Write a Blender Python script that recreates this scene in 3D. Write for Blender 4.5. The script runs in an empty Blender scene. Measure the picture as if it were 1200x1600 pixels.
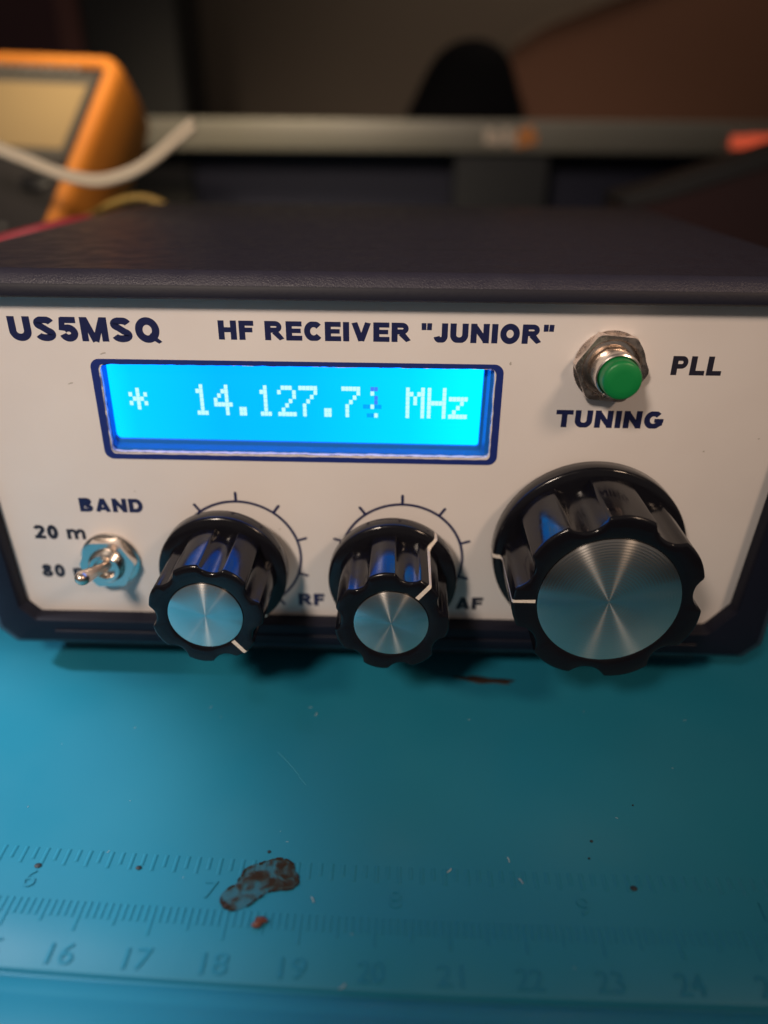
import bpy, bmesh, math, random
from mathutils import Vector, Matrix, Quaternion
random.seed(7)
S = 0.001                                   # everything below is written in millimetres
PI = math.pi
SC = bpy.context.scene
COL = SC.collection
R = math.radians

# ------------------------------------------------------------------ camera
CAM_POS = (45.489, -116.801, 37.127)
cd = bpy.data.cameras.new("camera")
cam = bpy.data.objects.new("camera", cd)
COL.objects.link(cam)
rows = ((0.9996042, 0.0271636, 0.0073147), (-0.0187496, 0.4494787, 0.8930943), (0.0209719, -0.8928780, 0.4498101))
m3 = Matrix(rows).transposed()
cam.matrix_world = Matrix.Translation(Vector(CAM_POS) * S) @ m3.to_4x4()
cd.sensor_fit = 'VERTICAL'
cd.sensor_height = 36.0
cd.lens = 1173.4 / 1600 * 36.0
cd.clip_start = 0.004
cd.clip_end = 20
cd.dof.use_dof = True
cd.dof.focus_distance = 0.117
cd.dof.aperture_fstop = cd.lens / 3.7
SC.camera = cam

# ------------------------------------------------------------------ world, lamps, exposure
w = bpy.data.worlds.new("World")
SC.world = w
w.use_nodes = True
w.node_tree.nodes["Background"].inputs[0].default_value = (1.0, 0.86, 0.76, 1)
w.node_tree.nodes["Background"].inputs[1].default_value = 0.115


def lamp(name, kind, pos, target, watts, colour, size=10.0, cone=None, blend=1.0):
    l = bpy.data.lights.new(name, kind)
    l.energy = watts
    l.color = colour
    if kind == 'AREA':
        l.size = size * S
    else:
        l.shadow_soft_size = size * S
    if kind == 'SPOT':
        l.spot_size = R(cone)
        l.spot_blend = blend
    o = bpy.data.objects.new(name, l)
    COL.objects.link(o)
    o.location = Vector(pos) * S
    o.rotation_euler = (Vector(target) - Vector(pos)).to_track_quat('-Z', 'Y').to_euler()
    return o


lamp("bench_lamp", 'SPOT', (-190, -42, 150), (-70, -58, -57), 3.9, (0.97, 0.97, 1.0), 12, 36, 0.4)  # cone edge shaped to imitate an unseen phone's shadow across the mat
lamp("room_lamp", 'SPOT', (-90, -300, 260), (-24, 0, 54), 6.0, (1.0, 0.81, 0.65), 30, 48, 1.0)  # cone falloff imitates the unseen phone's shadow at the lower right
lamp("side_lamp", 'SPOT', (230, -190, 190), (100, -22, 10), 1.25, (1.0, 0.70, 0.48), 24, 44, 1.0)
lamp("meter_fill", 'SPOT', (-90, 30, 300), (-46, 230, 40), 5.5, (1.0, 0.80, 0.52), 30, 36, 1.0)  # unseen fill light added to brighten the multimeter and rail
lamp("wall_fill", 'SPOT', (180, 316, 400), (150, 440, 130), 1.5, (1.0, 0.80, 0.62), 40, 76, 1.0)  # unseen fill light added to brighten the wall and board
SC.view_settings.view_transform = 'Standard'
SC.view_settings.look = 'None'
SC.view_settings.exposure = 0.0
SC.view_settings.gamma = 1.0
SC.view_settings.use_curve_mapping = False
SC.cycles.max_bounces = 8
SC.cycles.use_denoising = True

# ------------------------------------------------------------------ materials


def mat(name, col=(0.5, 0.5, 0.5), rough=0.5, metal=0.0, bump=None, vary=None, coat=0.0, spec=0.5, emit=None, aniso=None,
        roughvary=None, sheen=None):
    """Principled material; bump = (scale per mm, strength, detail), vary = (scale, other colour, sharpness)."""
    m = bpy.data.materials.new(name)
    m.use_nodes = True
    nt = m.node_tree
    N, L = nt.nodes, nt.links
    p = N["Principled BSDF"]
    p.inputs["Base Color"].default_value = (*col, 1)
    p.inputs["Roughness"].default_value = rough
    p.inputs["Metallic"].default_value = metal
    p.inputs["Coat Weight"].default_value = coat
    p.inputs["Coat Roughness"].default_value = 0.08
    p.inputs["Specular IOR Level"].default_value = spec
    tc = N.new("ShaderNodeTexCoord")

    def noise(scale, detail=3):
        n = N.new("ShaderNodeTexNoise")
        n.inputs["Scale"].default_value = scale * 1000
        n.inputs["Detail"].default_value = detail
        L.new(tc.outputs["Object"], n.inputs["Vector"])
        return n
    if bump:
        n = noise(bump[0], bump[2])
        b = N.new("ShaderNodeBump")
        b.inputs["Strength"].default_value = bump[1]
        b.inputs["Distance"].default_value = 0.0002
        L.new(n.outputs["Fac"], b.inputs["Height"])
        L.new(b.outputs["Normal"], p.inputs["Normal"])
    if vary:
        n = noise(vary[0], 4)
        r = N.new("ShaderNodeMapRange")
        r.inputs["From Min"].default_value = 0.5 - vary[2]
        r.inputs["From Max"].default_value = 0.5 + vary[2]
        L.new(n.outputs["Fac"], r.inputs["Value"])
        mx = N.new("ShaderNodeMix")
        mx.data_type = 'RGBA'
        mx.inputs["A"].default_value = (*col, 1)
        mx.inputs["B"].default_value = (*vary[1], 1)
        L.new(r.outputs["Result"], mx.inputs["Factor"])
        L.new(mx.outputs["Result"], p.inputs["Base Color"])
    if roughvary:
        n = noise(roughvary[0], 4)
        r = N.new("ShaderNodeMapRange")
        r.inputs["From Min"].default_value = 0.35
        r.inputs["From Max"].default_value = 0.7
        r.inputs["To Min"].default_value = roughvary[1]
        r.inputs["To Max"].default_value = roughvary[2]
        L.new(n.outputs["Fac"], r.inputs["Value"])
        L.new(r.outputs["Result"], p.inputs["Roughness"])
    if emit:
        p.inputs["Emission Color"].default_value = (*emit[0], 1)
        p.inputs["Emission Strength"].default_value = emit[1]
    if aniso:
        t = N.new("ShaderNodeTangent")
        t.direction_type = 'RADIAL'
        t.axis = 'Y'
        L.new(t.outputs["Tangent"], p.inputs["Tangent"])
        p.inputs["Anisotropic"].default_value = aniso
        p.inputs["Anisotropic Rotation"].default_value = 0.25
        # fine turned grooves
        mp = N.new("ShaderNodeMapping")
        mp.inputs["Location"].default_value = (-0.5, 0, -0.5)
        L.new(tc.outputs["Generated"], mp.inputs["Vector"])
        wv = N.new("ShaderNodeTexWave")
        wv.wave_type = 'RINGS'
        wv.rings_direction = 'Y'
        wv.inputs["Scale"].default_value = 14.0
        wv.inputs["Distortion"].default_value = 0.15
        L.new(mp.outputs["Vector"], wv.inputs["Vector"])
        b = N.new("ShaderNodeBump")
        b.inputs["Strength"].default_value = 0.11
        b.inputs["Distance"].default_value = 0.00012
        L.new(wv.outputs["Fac"], b.inputs["Height"])
        L.new(b.outputs["Normal"], p.inputs["Normal"])
    return m


M = {}
M['case'] = mat("dark_textured_plastic", (0.025, 0.024, 0.044), 0.42, bump=(4.2, 0.5, 4), roughvary=(0.25, 0.33, 0.5))
M['frame'] = mat("dark_smooth_plastic", (0.005, 0.006, 0.017), 0.55, bump=(1.2, 0.12, 3), spec=0.3)  # slight blue tint stands for display glare on the lip
M['base'] = mat("black_base_plastic", (0.008, 0.008, 0.012), 0.5)
M['panel'] = mat("white_printed_panel", (0.74, 0.705, 0.70), 0.42, bump=(0.6, 0.03, 3), vary=(0.06, (0.69, 0.65, 0.645), 0.25))
M['ink'] = mat("blue_glare_ink", (0.010, 0.015, 0.075), 0.4)  # dark print with the display's blue glare put into its colour
M['black_ink'] = mat("black_ink", (0.014, 0.014, 0.03), 0.45)
M['border'] = mat("glare_blue_border", (0.012, 0.028, 0.19), 0.4)  # border print taken as black, blue display glare painted into it
M['cut'] = mat("rough_white_cut_edge", (0.72, 0.70, 0.72), 0.7, bump=(2.0, 0.9, 4), vary=(0.9, (0.18, 0.18, 0.3), 0.12))
M['bezel'] = mat("screen_lit_blue_bezel", (0.012, 0.14, 0.50), 0.2, bump=(0.8, 0.3, 3))  # dark bezel with the screen's blue light put into its colour
M['bakelite'] = mat("glossy_black_bakelite", (0.006, 0.006, 0.009), 0.14, bump=(0.35, 0.05, 2), roughvary=(0.4, 0.1, 0.24), spec=0.4)
M['alu'] = mat("turned_aluminium", (0.90, 0.86, 0.82), 0.22, 1.0, aniso=1.0)
M['line'] = mat("cream_pointer_paint", (0.78, 0.70, 0.62), 0.5, bump=(2.5, 0.6, 3))
M['chrome'] = mat("nickel_plated_steel", (0.78, 0.72, 0.67), 0.22, 1.0, bump=(1.2, 0.06, 3))
M['nut'] = mat("worn_nickel_nut", (0.74, 0.65, 0.60), 0.26, 1.0, bump=(1.5, 0.12, 4), roughvary=(0.9, 0.2, 0.38))
M['lever'] = mat("warm_nickel_lever", (0.84, 0.70, 0.60), 0.3, 1.0, bump=(1.2, 0.05, 3))
M['green'] = mat("green_button_plastic", (0.006, 0.22, 0.055), 0.36, bump=(1.2, 0.05, 2))
M['mat'] = mat("teal_silicone", (0.011, 0.182, 0.295), 0.5, bump=(0.5, 0.05, 4), vary=(0.035, (0.015, 0.202, 0.318), 0.25), roughvary=(0.06, 0.42, 0.58), spec=0.35)
M['orange'] = mat("orange_rubber_holster", (0.72, 0.25, 0.03), 0.5, bump=(0.7, 0.1, 3), vary=(0.05, (0.62, 0.20, 0.025), 0.3))
M['meter_face'] = mat("charcoal_meter_face", (0.030, 0.027, 0.027), 0.4)
M['meter_frame'] = mat("grey_display_surround", (0.085, 0.078, 0.068), 0.45)
M['meter_lcd'] = mat("tan_liquid_crystal", (0.36, 0.26, 0.13), 0.35, vary=(0.02, (0.32, 0.23, 0.12), 0.3))
M['meter_print'] = mat("pale_grey_print", (0.22, 0.22, 0.21), 0.6)
M['meter_knob'] = mat("black_meter_plastic", (0.01, 0.01, 0.012), 0.4)
M['white_wire'] = mat("off_white_insulation", (0.62, 0.54, 0.42), 0.5)
M['yellow_wire'] = mat("yellow_insulation", (0.42, 0.27, 0.06), 0.5)
M['red_wire'] = mat("red_insulation", (0.34, 0.03, 0.05), 0.5)
M['black_wire'] = mat("black_insulation", (0.008, 0.008, 0.009), 0.45)
M['rail'] = mat("grey_metal_rail", (0.22, 0.21, 0.17), 0.42, 0.25, vary=(0.03, (0.24, 0.23, 0.2), 0.3))
M['back'] = mat("navy_gap_shade", (0.010, 0.012, 0.034), 0.6)  # dark navy painting the shaded gap under the rail
M['post'] = mat("dark_grey_post", (0.018, 0.02, 0.023), 0.5)
M['wall'] = mat("dark_olive_wall", (0.17, 0.135, 0.10), 0.85, vary=(0.006, (0.13, 0.10, 0.075), 0.3))
M['board'] = mat("brown_board", (0.24, 0.105, 0.055), 0.7, vary=(0.006, (0.19, 0.082, 0.045), 0.3))
M['board_rim'] = mat("grey_brown_edge", (0.20, 0.145, 0.10), 0.7)
M['dome'] = mat("matt_black_surface", (0.003, 0.003, 0.004), 0.8, spec=0.08)
M['speaker'] = mat("matt_black_case", (0.010, 0.010, 0.010), 0.7)
M['maroon'] = mat("dark_maroon_cover", (0.055, 0.012, 0.016), 0.6)
M['maroon_edge'] = mat("brown_cover_edge", (0.13, 0.045, 0.035), 0.6)
M['slab'] = mat("dark_red_brown_cover", (0.04, 0.016, 0.016), 0.4)
M['slab_rim'] = mat("dark_grey_rim", (0.026, 0.024, 0.024), 0.5)
M['tag_white'] = mat("shiny_pale_sticker", (0.75, 0.62, 0.5), 0.3)
M['tag_orange'] = mat("shiny_orange_sticker", (0.8, 0.30, 0.08), 0.3)
M['tag_red'] = mat("glowing_red_light", (0.7, 0.1, 0.05), 0.4, emit=((1.0, 0.14, 0.06), 0.45))
M['desk'] = mat("dark_wood_desk", (0.05, 0.03, 0.02), 0.6, vary=(0.02, (0.035, 0.02, 0.014), 0.2))
M['crumb'] = mat("red_brown_crumb", (0.11, 0.025, 0.014), 0.4, bump=(1.5, 0.6, 3))
M['speck_dark'] = mat("dark_speck", (0.012, 0.02, 0.03), 0.6)
M['speck_pale'] = mat("pale_lint", (0.35, 0.45, 0.5), 0.8)
M['scuff'] = mat("pale_teal_scuff", (0.04, 0.25, 0.36), 0.7)
M['smudge'] = mat("grey_smudge", (0.42, 0.39, 0.36), 0.6)


def screen_material():
    m = bpy.data.materials.new("lit_blue_display")
    m.use_nodes = True
    N, L = m.node_tree.nodes, m.node_tree.links
    p = N["Principled BSDF"]
    p.inputs["Base Color"].default_value = (0, 0.01, 0.03, 1)
    p.inputs["Roughness"].default_value = 0.25
    tc = N.new("ShaderNodeTexCoord")
    sx = N.new("ShaderNodeSeparateXYZ")
    L.new(tc.outputs["Generated"], sx.inputs[0])
    r = N.new("ShaderNodeValToRGB")               # the edge-lit backlight is strongest at its two ends
    cr = r.color_ramp
    cr.elements[0].position = 0.0
    cr.elements[0].color = (0, 0.86, 3.4, 1)
    cr.elements[1].position = 1.0
    cr.elements[1].color = (0, 1.05, 3.4, 1)
    for pos, g in ((0.07, 0.66), (0.3, 0.52), (0.52, 0.56), (0.8, 0.76), (0.93, 0.98)):
        e = cr.elements.new(pos)
        e.color = (0, g, 3.3, 1)
    L.new(sx.outputs[0], r.inputs[0])
    L.new(r.outputs[0], p.inputs["Emission Color"])
    p.inputs["Emission Strength"].default_value = 1.0
    return m


M['screen'] = screen_material()
M['pixel'] = mat("lit_white_pixels", (0.1, 0.1, 0.1), 0.3, emit=((0.52, 0.98, 1.0), 1.0))
M['ghost'] = mat("fading_pixels", (0, 0, 0), 0.3, emit=((0.0, 0.40, 1.6), 1.0))
M['ghost_violet'] = mat("violet_fading_pixels", (0, 0, 0), 0.3, emit=((0.06, 0.24, 1.3), 1.0))


def stain_material():
    m = bpy.data.materials.new("dried_flux_residue")
    m.use_nodes = True
    N, L = m.node_tree.nodes, m.node_tree.links
    p = N["Principled BSDF"]
    p.inputs["Base Color"].default_value = (0.035, 0.018, 0.012, 1)
    p.inputs["Roughness"].default_value = 0.75
    p.inputs["Specular IOR Level"].default_value = 0.25
    tc = N.new("ShaderNodeTexCoord")
    n = N.new("ShaderNodeTexNoise")
    n.inputs["Scale"].default_value = 620
    n.inputs["Detail"].default_value = 5
    n.inputs["Distortion"].default_value = 0.8
    L.new(tc.outputs["Object"], n.inputs["Vector"])
    r = N.new("ShaderNodeMapRange")
    r.inputs["From Min"].default_value = 0.42
    r.inputs["From Max"].default_value = 0.60
    r.inputs["To Min"].default_value = 0.28
    r.inputs["To Max"].default_value = 0.97
    sx = N.new("ShaderNodeSeparateXYZ")
    L.new(tc.outputs["Object"], sx.inputs[0])
    gx = N.new("ShaderNodeMapRange")                # the burn is heavier at its right end
    gx.inputs["From Min"].default_value = -0.018
    gx.inputs["From Max"].default_value = -0.008
    gx.inputs["To Min"].default_value = -0.07
    gx.inputs["To Max"].default_value = 0.06
    L.new(sx.outputs[0], gx.inputs["Value"])
    ad = N.new("ShaderNodeMath")
    L.new(n.outputs["Fac"], ad.inputs[0])
    L.new(gx.outputs["Result"], ad.inputs[1])
    L.new(ad.outputs[0], r.inputs["Value"])
    cm = N.new("ShaderNodeMix")
    cm.data_type = 'RGBA'
    cm.inputs["A"].default_value = (0.085, 0.085, 0.055, 1)
    cm.inputs["B"].default_value = (0.020, 0.010, 0.005, 1)
    L.new(r.outputs["Result"], cm.inputs["Factor"])
    L.new(cm.outputs["Result"], p.inputs["Base Color"])
    L.new(r.outputs["Result"], p.inputs["Alpha"])
    return m


M['stain'] = stain_material()
M['stain_edge'] = mat("dark_residue_rim", (0.020, 0.009, 0.006), 0.7)

# ------------------------------------------------------------------ helpers


def origin_of(parent):
    o = Vector((0, 0, 0))
    while parent is not None:
        o += Vector(parent.location)
        parent = parent.parent
    return o


def obj(name, bm, material, parent=None, smooth=None, label=None, cat=None, kind=None, group=None):
    """Link a bmesh written in millimetres of world space as one mesh object."""
    if isinstance(bm, bmesh.types.BMesh):
        bmesh.ops.recalc_face_normals(bm, faces=bm.faces)
        me = bpy.data.meshes.new(name)
        bm.to_mesh(me)
        bm.free()
    else:
        me = bm
    off = origin_of(parent)
    for v in me.vertices:
        v.co = v.co * S - off
    me.materials.append(material)
    if smooth is not None:
        for p in me.polygons:
            p.use_smooth = True
        me.set_sharp_from_angle(angle=R(smooth))
    o = bpy.data.objects.new(name, me)
    COL.objects.link(o)
    o.parent = parent
    tag(o, label, cat, kind, group)
    return o


def tag(o, label=None, cat=None, kind=None, group=None):
    for k, v in (('label', label), ('category', cat), ('kind', kind), ('group', group)):
        if v:
            o[k] = v
    return o


def thing(name, pos, label, cat, group=None):
    o = bpy.data.objects.new(name, None)
    COL.objects.link(o)
    o.location = Vector(pos) * S
    o.empty_display_size = 0.01
    return tag(o, label, cat, None, group)


def loft(bm, loops, cap0=True, cap1=True):
    """Quads between successive closed loops with the same count."""
    vs = [[bm.verts.new(p) for p in lp] for lp in loops]
    n = len(vs[0])
    for a, b in zip(vs, vs[1:]):
        for i in range(n):
            bm.faces.new((a[i], a[(i + 1) % n], b[(i + 1) % n], b[i]))
    if cap0:
        bm.faces.new(vs[0])
    if cap1:
        bm.faces.new(vs[-1])
    return vs


def lathe(bm, cx, cz, prof, n=96, cap0=True, cap1=True):
    """prof: (radius, height out of the panel towards the viewer)."""
    loft(bm, [[(cx + r * math.cos(2 * PI * i / n), -h, cz + r * math.sin(2 * PI * i / n)) for i in range(n)] for r, h in prof], cap0, cap1)
    return bm


def box(bm, x0, x1, y0, y1, z0, z1):
    bmesh.ops.create_cube(bm, size=1, matrix=Matrix.Translation(((x0 + x1) / 2, (y0 + y1) / 2, (z0 + z1) / 2)) @ Matrix.Diagonal((x1 - x0, y1 - y0, z1 - z0, 1)))
    return bm


def bevelled(bm, width, seg=2):
    bmesh.ops.bevel(bm, geom=list(bm.edges), offset=width, segments=seg, affect='EDGES', profile=0.5)
    return bm


def rounded(corners, n=8):
    """Closed outline from corners (x, z, radius)."""
    out = []
    k = len(corners)
    for i in range(k):
        x, z, r = corners[i]
        p = Vector((x, z))
        a = Vector(corners[i - 1][:2]) - p
        b = Vector(corners[(i + 1) % k][:2]) - p
        a.normalize()
        b.normalize()
        ang = a.angle(b)
        d = r / math.tan(ang / 2)
        c = p + (a + b).normalized() * (r / math.sin(ang / 2))
        s, e = p + a * d - c, p + b * d - c
        a0, a1 = math.atan2(s.y, s.x), math.atan2(e.y, e.x)
        while a1 - a0 > PI:
            a1 -= 2 * PI
        while a1 - a0 < -PI:
            a1 += 2 * PI
        for j in range(n):
            t = a0 + (a1 - a0) * j / (n - 1)
            out.append((c.x + r * math.cos(t), c.y + r * math.sin(t)))
    return out


def sheet(outlines, y0, y1, jitter=None):
    """Flat plate in the XZ plane between depths y0 (front) and y1, holes given as further outlines."""
    cu = bpy.data.curves.new("outline", 'CURVE')
    cu.dimensions = '2D'
    cu.fill_mode = 'BOTH'
    cu.extrude = abs(y1 - y0) / 2
    for ol in outlines:
        sp = cu.splines.new('POLY')
        sp.points.add(len(ol) - 1)
        for p, (x, z) in zip(sp.points, ol):
            p.co = (x, z, 0, 1)
        sp.use_cyclic_u = True
    o = bpy.data.objects.new("outline", cu)
    COL.objects.link(o)
    me = bpy.data.meshes.new_from_object(o.evaluated_get(bpy.context.evaluated_depsgraph_get()))
    bpy.data.objects.remove(o)
    bpy.data.curves.remove(cu)
    for v in me.vertices:
        x, z, e = v.co
        v.co = (x, (y0 + y1) / 2 - e, z)
    bm = bmesh.new()
    bm.from_mesh(me)
    bpy.data.meshes.remove(me)
    bmesh.ops.remove_doubles(bm, verts=bm.verts, dist=1e-4)
    return bm


def text_mesh(body, weight=0.04):
    cu = bpy.data.curves.new("lettering", 'FONT')
    cu.body = body
    cu.size = 1.0
    cu.offset = weight
    cu.space_character = 1.0 + weight * 2.2
    cu.resolution_u = 6
    o = bpy.data.objects.new("lettering", cu)
    COL.objects.link(o)
    me = bpy.data.meshes.new_from_object(o.evaluated_get(bpy.context.evaluated_depsgraph_get()))
    bpy.data.objects.remove(o)
    bpy.data.curves.remove(cu)
    return me


def ell(cx, cy, rx, ry, a0, a1, n=14):
    return [(cx + rx * math.cos(R(a0 + (a1 - a0) * i / n)), cy + ry * math.sin(R(a0 + (a1 - a0) * i / n))) for i in range(n + 1)]


def glyph(c, w):
    """Centre lines of one heavy grotesque capital of height 1: (advance width, [(points, pen width, closed)])."""
    h = w / 2
    b = w * 0.82                                  # horizontal bars are a little thinner
    g = b / 2
    if c == 'H':
        W = 0.88
        return W, [([(h, 0), (h, 1)], w, 0), ([(W - h, 0), (W - h, 1)], w, 0), ([(h, .52), (W - h, .52)], b, 0)]
    if c == 'I':
        return w, [([(h, 0), (h, 1)], w, 0)]
    if c == 'L':
        return 0.70, [([(h, 0), (h, 1)], w, 0), ([(h, g), (.70, g)], b, 0)]
    if c == 'T':
        return 0.80, [([(.4, 0), (.4, 1)], w, 0), ([(0, 1 - g), (.8, 1 - g)], b, 0)]
    if c == 'F':
        return 0.70, [([(h, 0), (h, 1)], w, 0), ([(h, 1 - g), (.70, 1 - g)], b, 0), ([(h, .52), (.64, .52)], b * .95, 0)]
    if c == 'E':
        return 0.76, [([(h, 0), (h, 1)], w, 0), ([(h, 1 - g), (.75, 1 - g)], b, 0), ([(h, .51), (.70, .51)], b * .9, 0), ([(h, g), (.76, g)], b, 0)]
    if c == 'N':
        W = 0.88
        return W, [([(h, 0), (h, 1)], w, 0), ([(W - h, 0), (W - h, 1)], w, 0), ([(h * .9, 1 - .02), (W - h * .9, .02)], w * .98, 0)]
    if c == 'M':
        W = 1.02
        return W, [([(h * .9, 0), (h * .9, 1)], w * .9, 0), ([(W - h * .9, 0), (W - h * .9, 1)], w * .9, 0), ([(h * 1.15, 1), (W / 2, 0.0)], w * .86, 0), ([(W - h * 1.15, 1), (W / 2, 0.0)], w * .86, 0)]
    if c == 'V':
        W = 0.92
        return W, [([(h * .95, 1), (W / 2, 0.0)], w, 0), ([(W - h * .95, 1), (W / 2, 0.0)], w, 0)]
    if c == 'A':
        W = 0.92
        return W, [([(h * .95, 0), (W / 2, 1.0)], w * .98, 0), ([(W - h * .95, 0), (W / 2, 1.0)], w * .98, 0), ([(.24, .25), (W - .24, .25)], b * .85, 0)]
    if c == 'U':
        W = 0.86
        return W, [([(h, 1), (h, .42)] + ell(W / 2, .40, W / 2 - h, .40 - g, 180, 360) + [(W - h, .42), (W - h, 1)], w, 0)]
    if c == 'J':
        W = 0.68
        return W, [([(W - h, 1), (W - h, .38)] + ell(W / 2, .34, W / 2 - h, .34 - g, 0, -172), w, 0)]
    if c == 'O':
        return 0.92, [(ell(.46, .5, .46 - h, .5 - g, 0, 360, 40)[:-1], w, 1)]
    if c == '0':
        return 0.68, [(ell(.34, .5, .34 - h, .5 - g, 0, 360, 40)[:-1], w, 1)]
    if c == 'Q':
        return 0.94, [(ell(.46, .5, .46 - h, .5 - g, 0, 360, 40)[:-1], w, 1), ([(.52, .30), (.90, -.06)], w * .72, 0)]
    if c == 'C':
        return 0.88, [(ell(.46, .5, .46 - h, .5 - g, 40, 322, 30), w, 0)]
    if c == 'G':
        return 0.92, [(ell(.46, .5, .46 - h, .5 - g, 42, 318, 30) + [(.92 - h, .30), (.92 - h, .50)], w, 0), ([(.50, .46), (.92, .46)], b * .85, 0)]
    if c == 'D':
        W = 0.86
        return W, [([(h, 0), (h, 1)], w, 0), ([(h, 1 - g), (.40, 1 - g)] + ell(.40, .5, W - .40 - h, .5 - g, 90, -90, 20) + [(h, g)], w * .95, 0)]
    if c == 'P':
        return 0.78, [([(h, 0), (h, 1)], w, 0), ([(h, 1 - g), (.44, 1 - g)] + ell(.46, .67, .32 - h, .33 - g, 90, -90, 16) + [(h, .34 + g)], b, 0)]
    if c == 'R':
        return 0.90, [([(h, 0), (h, 1)], w, 0), ([(h, 1 - g), (.48, 1 - g)] + ell(.50, .70, .34 - h, .30 - g, 90, -90, 16) + [(h, .40 + g)], b, 0), ([(.46, .46), (.80, 0.0)], w * 1.0, 0)]
    if c == 'B':
        return 0.84, [([(h, 0), (h, 1)], w, 0), ([(h, 1 - g), (.46, 1 - g)] + ell(.46, .74, .33 - h, .26 - g, 90, -90, 14) + [(h, .48 + g)], b, 0),
                      ([(h, .42 + g), (.48, .42 + g)] + ell(.48, .27, .36 - h, .27 - g, 90, -90, 14) + [(h, g)], b, 0)]
    if c == 'S':
        W = 0.82
        return W, [(ell(W / 2, .725, W / 2 - h, .275 - g, 12, 238, 18) + ell(W / 2, .275, W / 2 - h, .275 - g, 58, -168, 18), w * .92, 0)]
    if c == '5':
        return 0.74, [([(.14, 1 - g), (.68, 1 - g)], b, 0), ([(.20, .96), (.13, .44)], w * .78, 0), (ell(.37, .335, .37 - h, .335 - g, 140, -165, 24), w * .95, 0)]
    if c == '2':
        return 0.72, [(ell(.36, .69, .36 - h, .31 - g, 172, -30, 16) + [(.20, .12)], w * .92, 0), ([(.03, g), (.70, g)], b, 0)]
    if c == '8':
        return 0.72, [(ell(.36, .745, .32 - h, .255 - g, 0, 360, 30)[:-1], w * .88, 1), (ell(.36, .28, .36 - h, .28 - g, 0, 360, 30)[:-1], w * .92, 1)]
    if c == 'm':
        k = w * .9
        return 1.14, [([(k / 2, 0), (k / 2, .74)], k, 0), ([(k / 2, .45)] + ell(.34, .46, .34 - k / 2, .28 - g * .8, 160, 0, 12) + [(.57 + .10 - k / 2 + .02, 0)], k * .92, 0),
                      ([(.60, .45)] + ell(.84, .46, .30 - k / 2, .28 - g * .8, 160, 0, 12) + [(1.14 - k / 2, 0)], k * .92, 0)]
    if c == '"':
        return 0.46, [([(.10, 1), (.11, .64)], w * .78, 0), ([(.36, 1), (.35, .64)], w * .78, 0)]
    return 0.34, []


def lettering(body, x0, x1, zb, zt, weight=0.25, track=0.075):
    """Printed word fitted between x0..x1, capitals from zb to zt, lying on the panel front; strokes are ribbons a hair apart in depth."""
    bm = bmesh.new()
    pen = 0.0
    strokes = []
    for ch in body:
        W, ss = glyph(ch, weight)
        for pts, wd, closed in ss:
            strokes.append(([(pen + x, y) for x, y in pts], wd, closed))
        pen += W + track
    pen -= track
    sx, sz = (x1 - x0) / pen, zt - zb
    # pen widths are kept true in millimetres after the fit
    for k, (pts, wd, closed) in enumerate(strokes):
        P = [Vector((x0 + x * sx, zb + y * sz)) for x, y in pts]
        n = len(P)
        hw = wd * sz / 2
        row = []
        for i in range(n):
            a = P[i - 1] if (i > 0 or closed) else None
            c = P[(i + 1) % n] if (i < n - 1 or closed) else None
            d1 = (P[i] - a).normalized() if a is not None else None
            d2 = (c - P[i]).normalized() if c is not None else None
            d1 = d1 or d2
            d2 = d2 or d1
            t = (d1 + d2).normalized()
            nn = Vector((-t.y, t.x))
            f = min(1.0 / max(nn.dot(Vector((-d1.y, d1.x))), 0.3), 1.6)
            row.append((P[i] + nn * hw * f, P[i] - nn * hw * f))
        y = -0.02 - 0.003 * (k % 5)
        def cl(p):
            return (p.x, y, min(max(p.y, zb - (0.06 * sz if 'Q' in body else 0)), zt) if not closed else p.y)
        vs = [(bm.verts.new(cl(p)), bm.verts.new(cl(q))) for p, q in row]
        for i in range(n if closed else n - 1):
            u, v = vs[i], vs[(i + 1) % n]
            bm.faces.new((u[0], v[0], v[1], u[1]))
    return bm


def tube(bm, pts, r, n=12, sub=6):
    """Smooth round wire through the points (Catmull-Rom)."""
    P = [Vector(p) for p in pts]
    path = []
    for i in range(len(P) - 1):
        p0, p1, p2, p3 = P[max(i - 1, 0)], P[i], P[i + 1], P[min(i + 2, len(P) - 1)]
        for k in range(sub):
            t = k / sub
            path.append(0.5 * (2 * p1 + (p2 - p0) * t + (2 * p0 - 5 * p1 + 4 * p2 - p3) * t * t + (3 * p1 - p0 - 3 * p2 + p3) * t ** 3))
    path.append(P[-1])
    loops = []
    up = Vector((0, 0, 1))
    for i, p in enumerate(path):
        t = (path[min(i + 1, len(path) - 1)] - path[max(i - 1, 0)]).normalized()
        a = t.cross(up)
        if a.length < 1e-3:
            a = t.cross(Vector((1, 0, 0)))
        a.normalize()
        b = t.cross(a)
        loops.append([p + r * (math.cos(2 * PI * k / n) * a + math.sin(2 * PI * k / n) * b) for k in range(n)])
    loft(bm, loops)
    return bm


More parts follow.
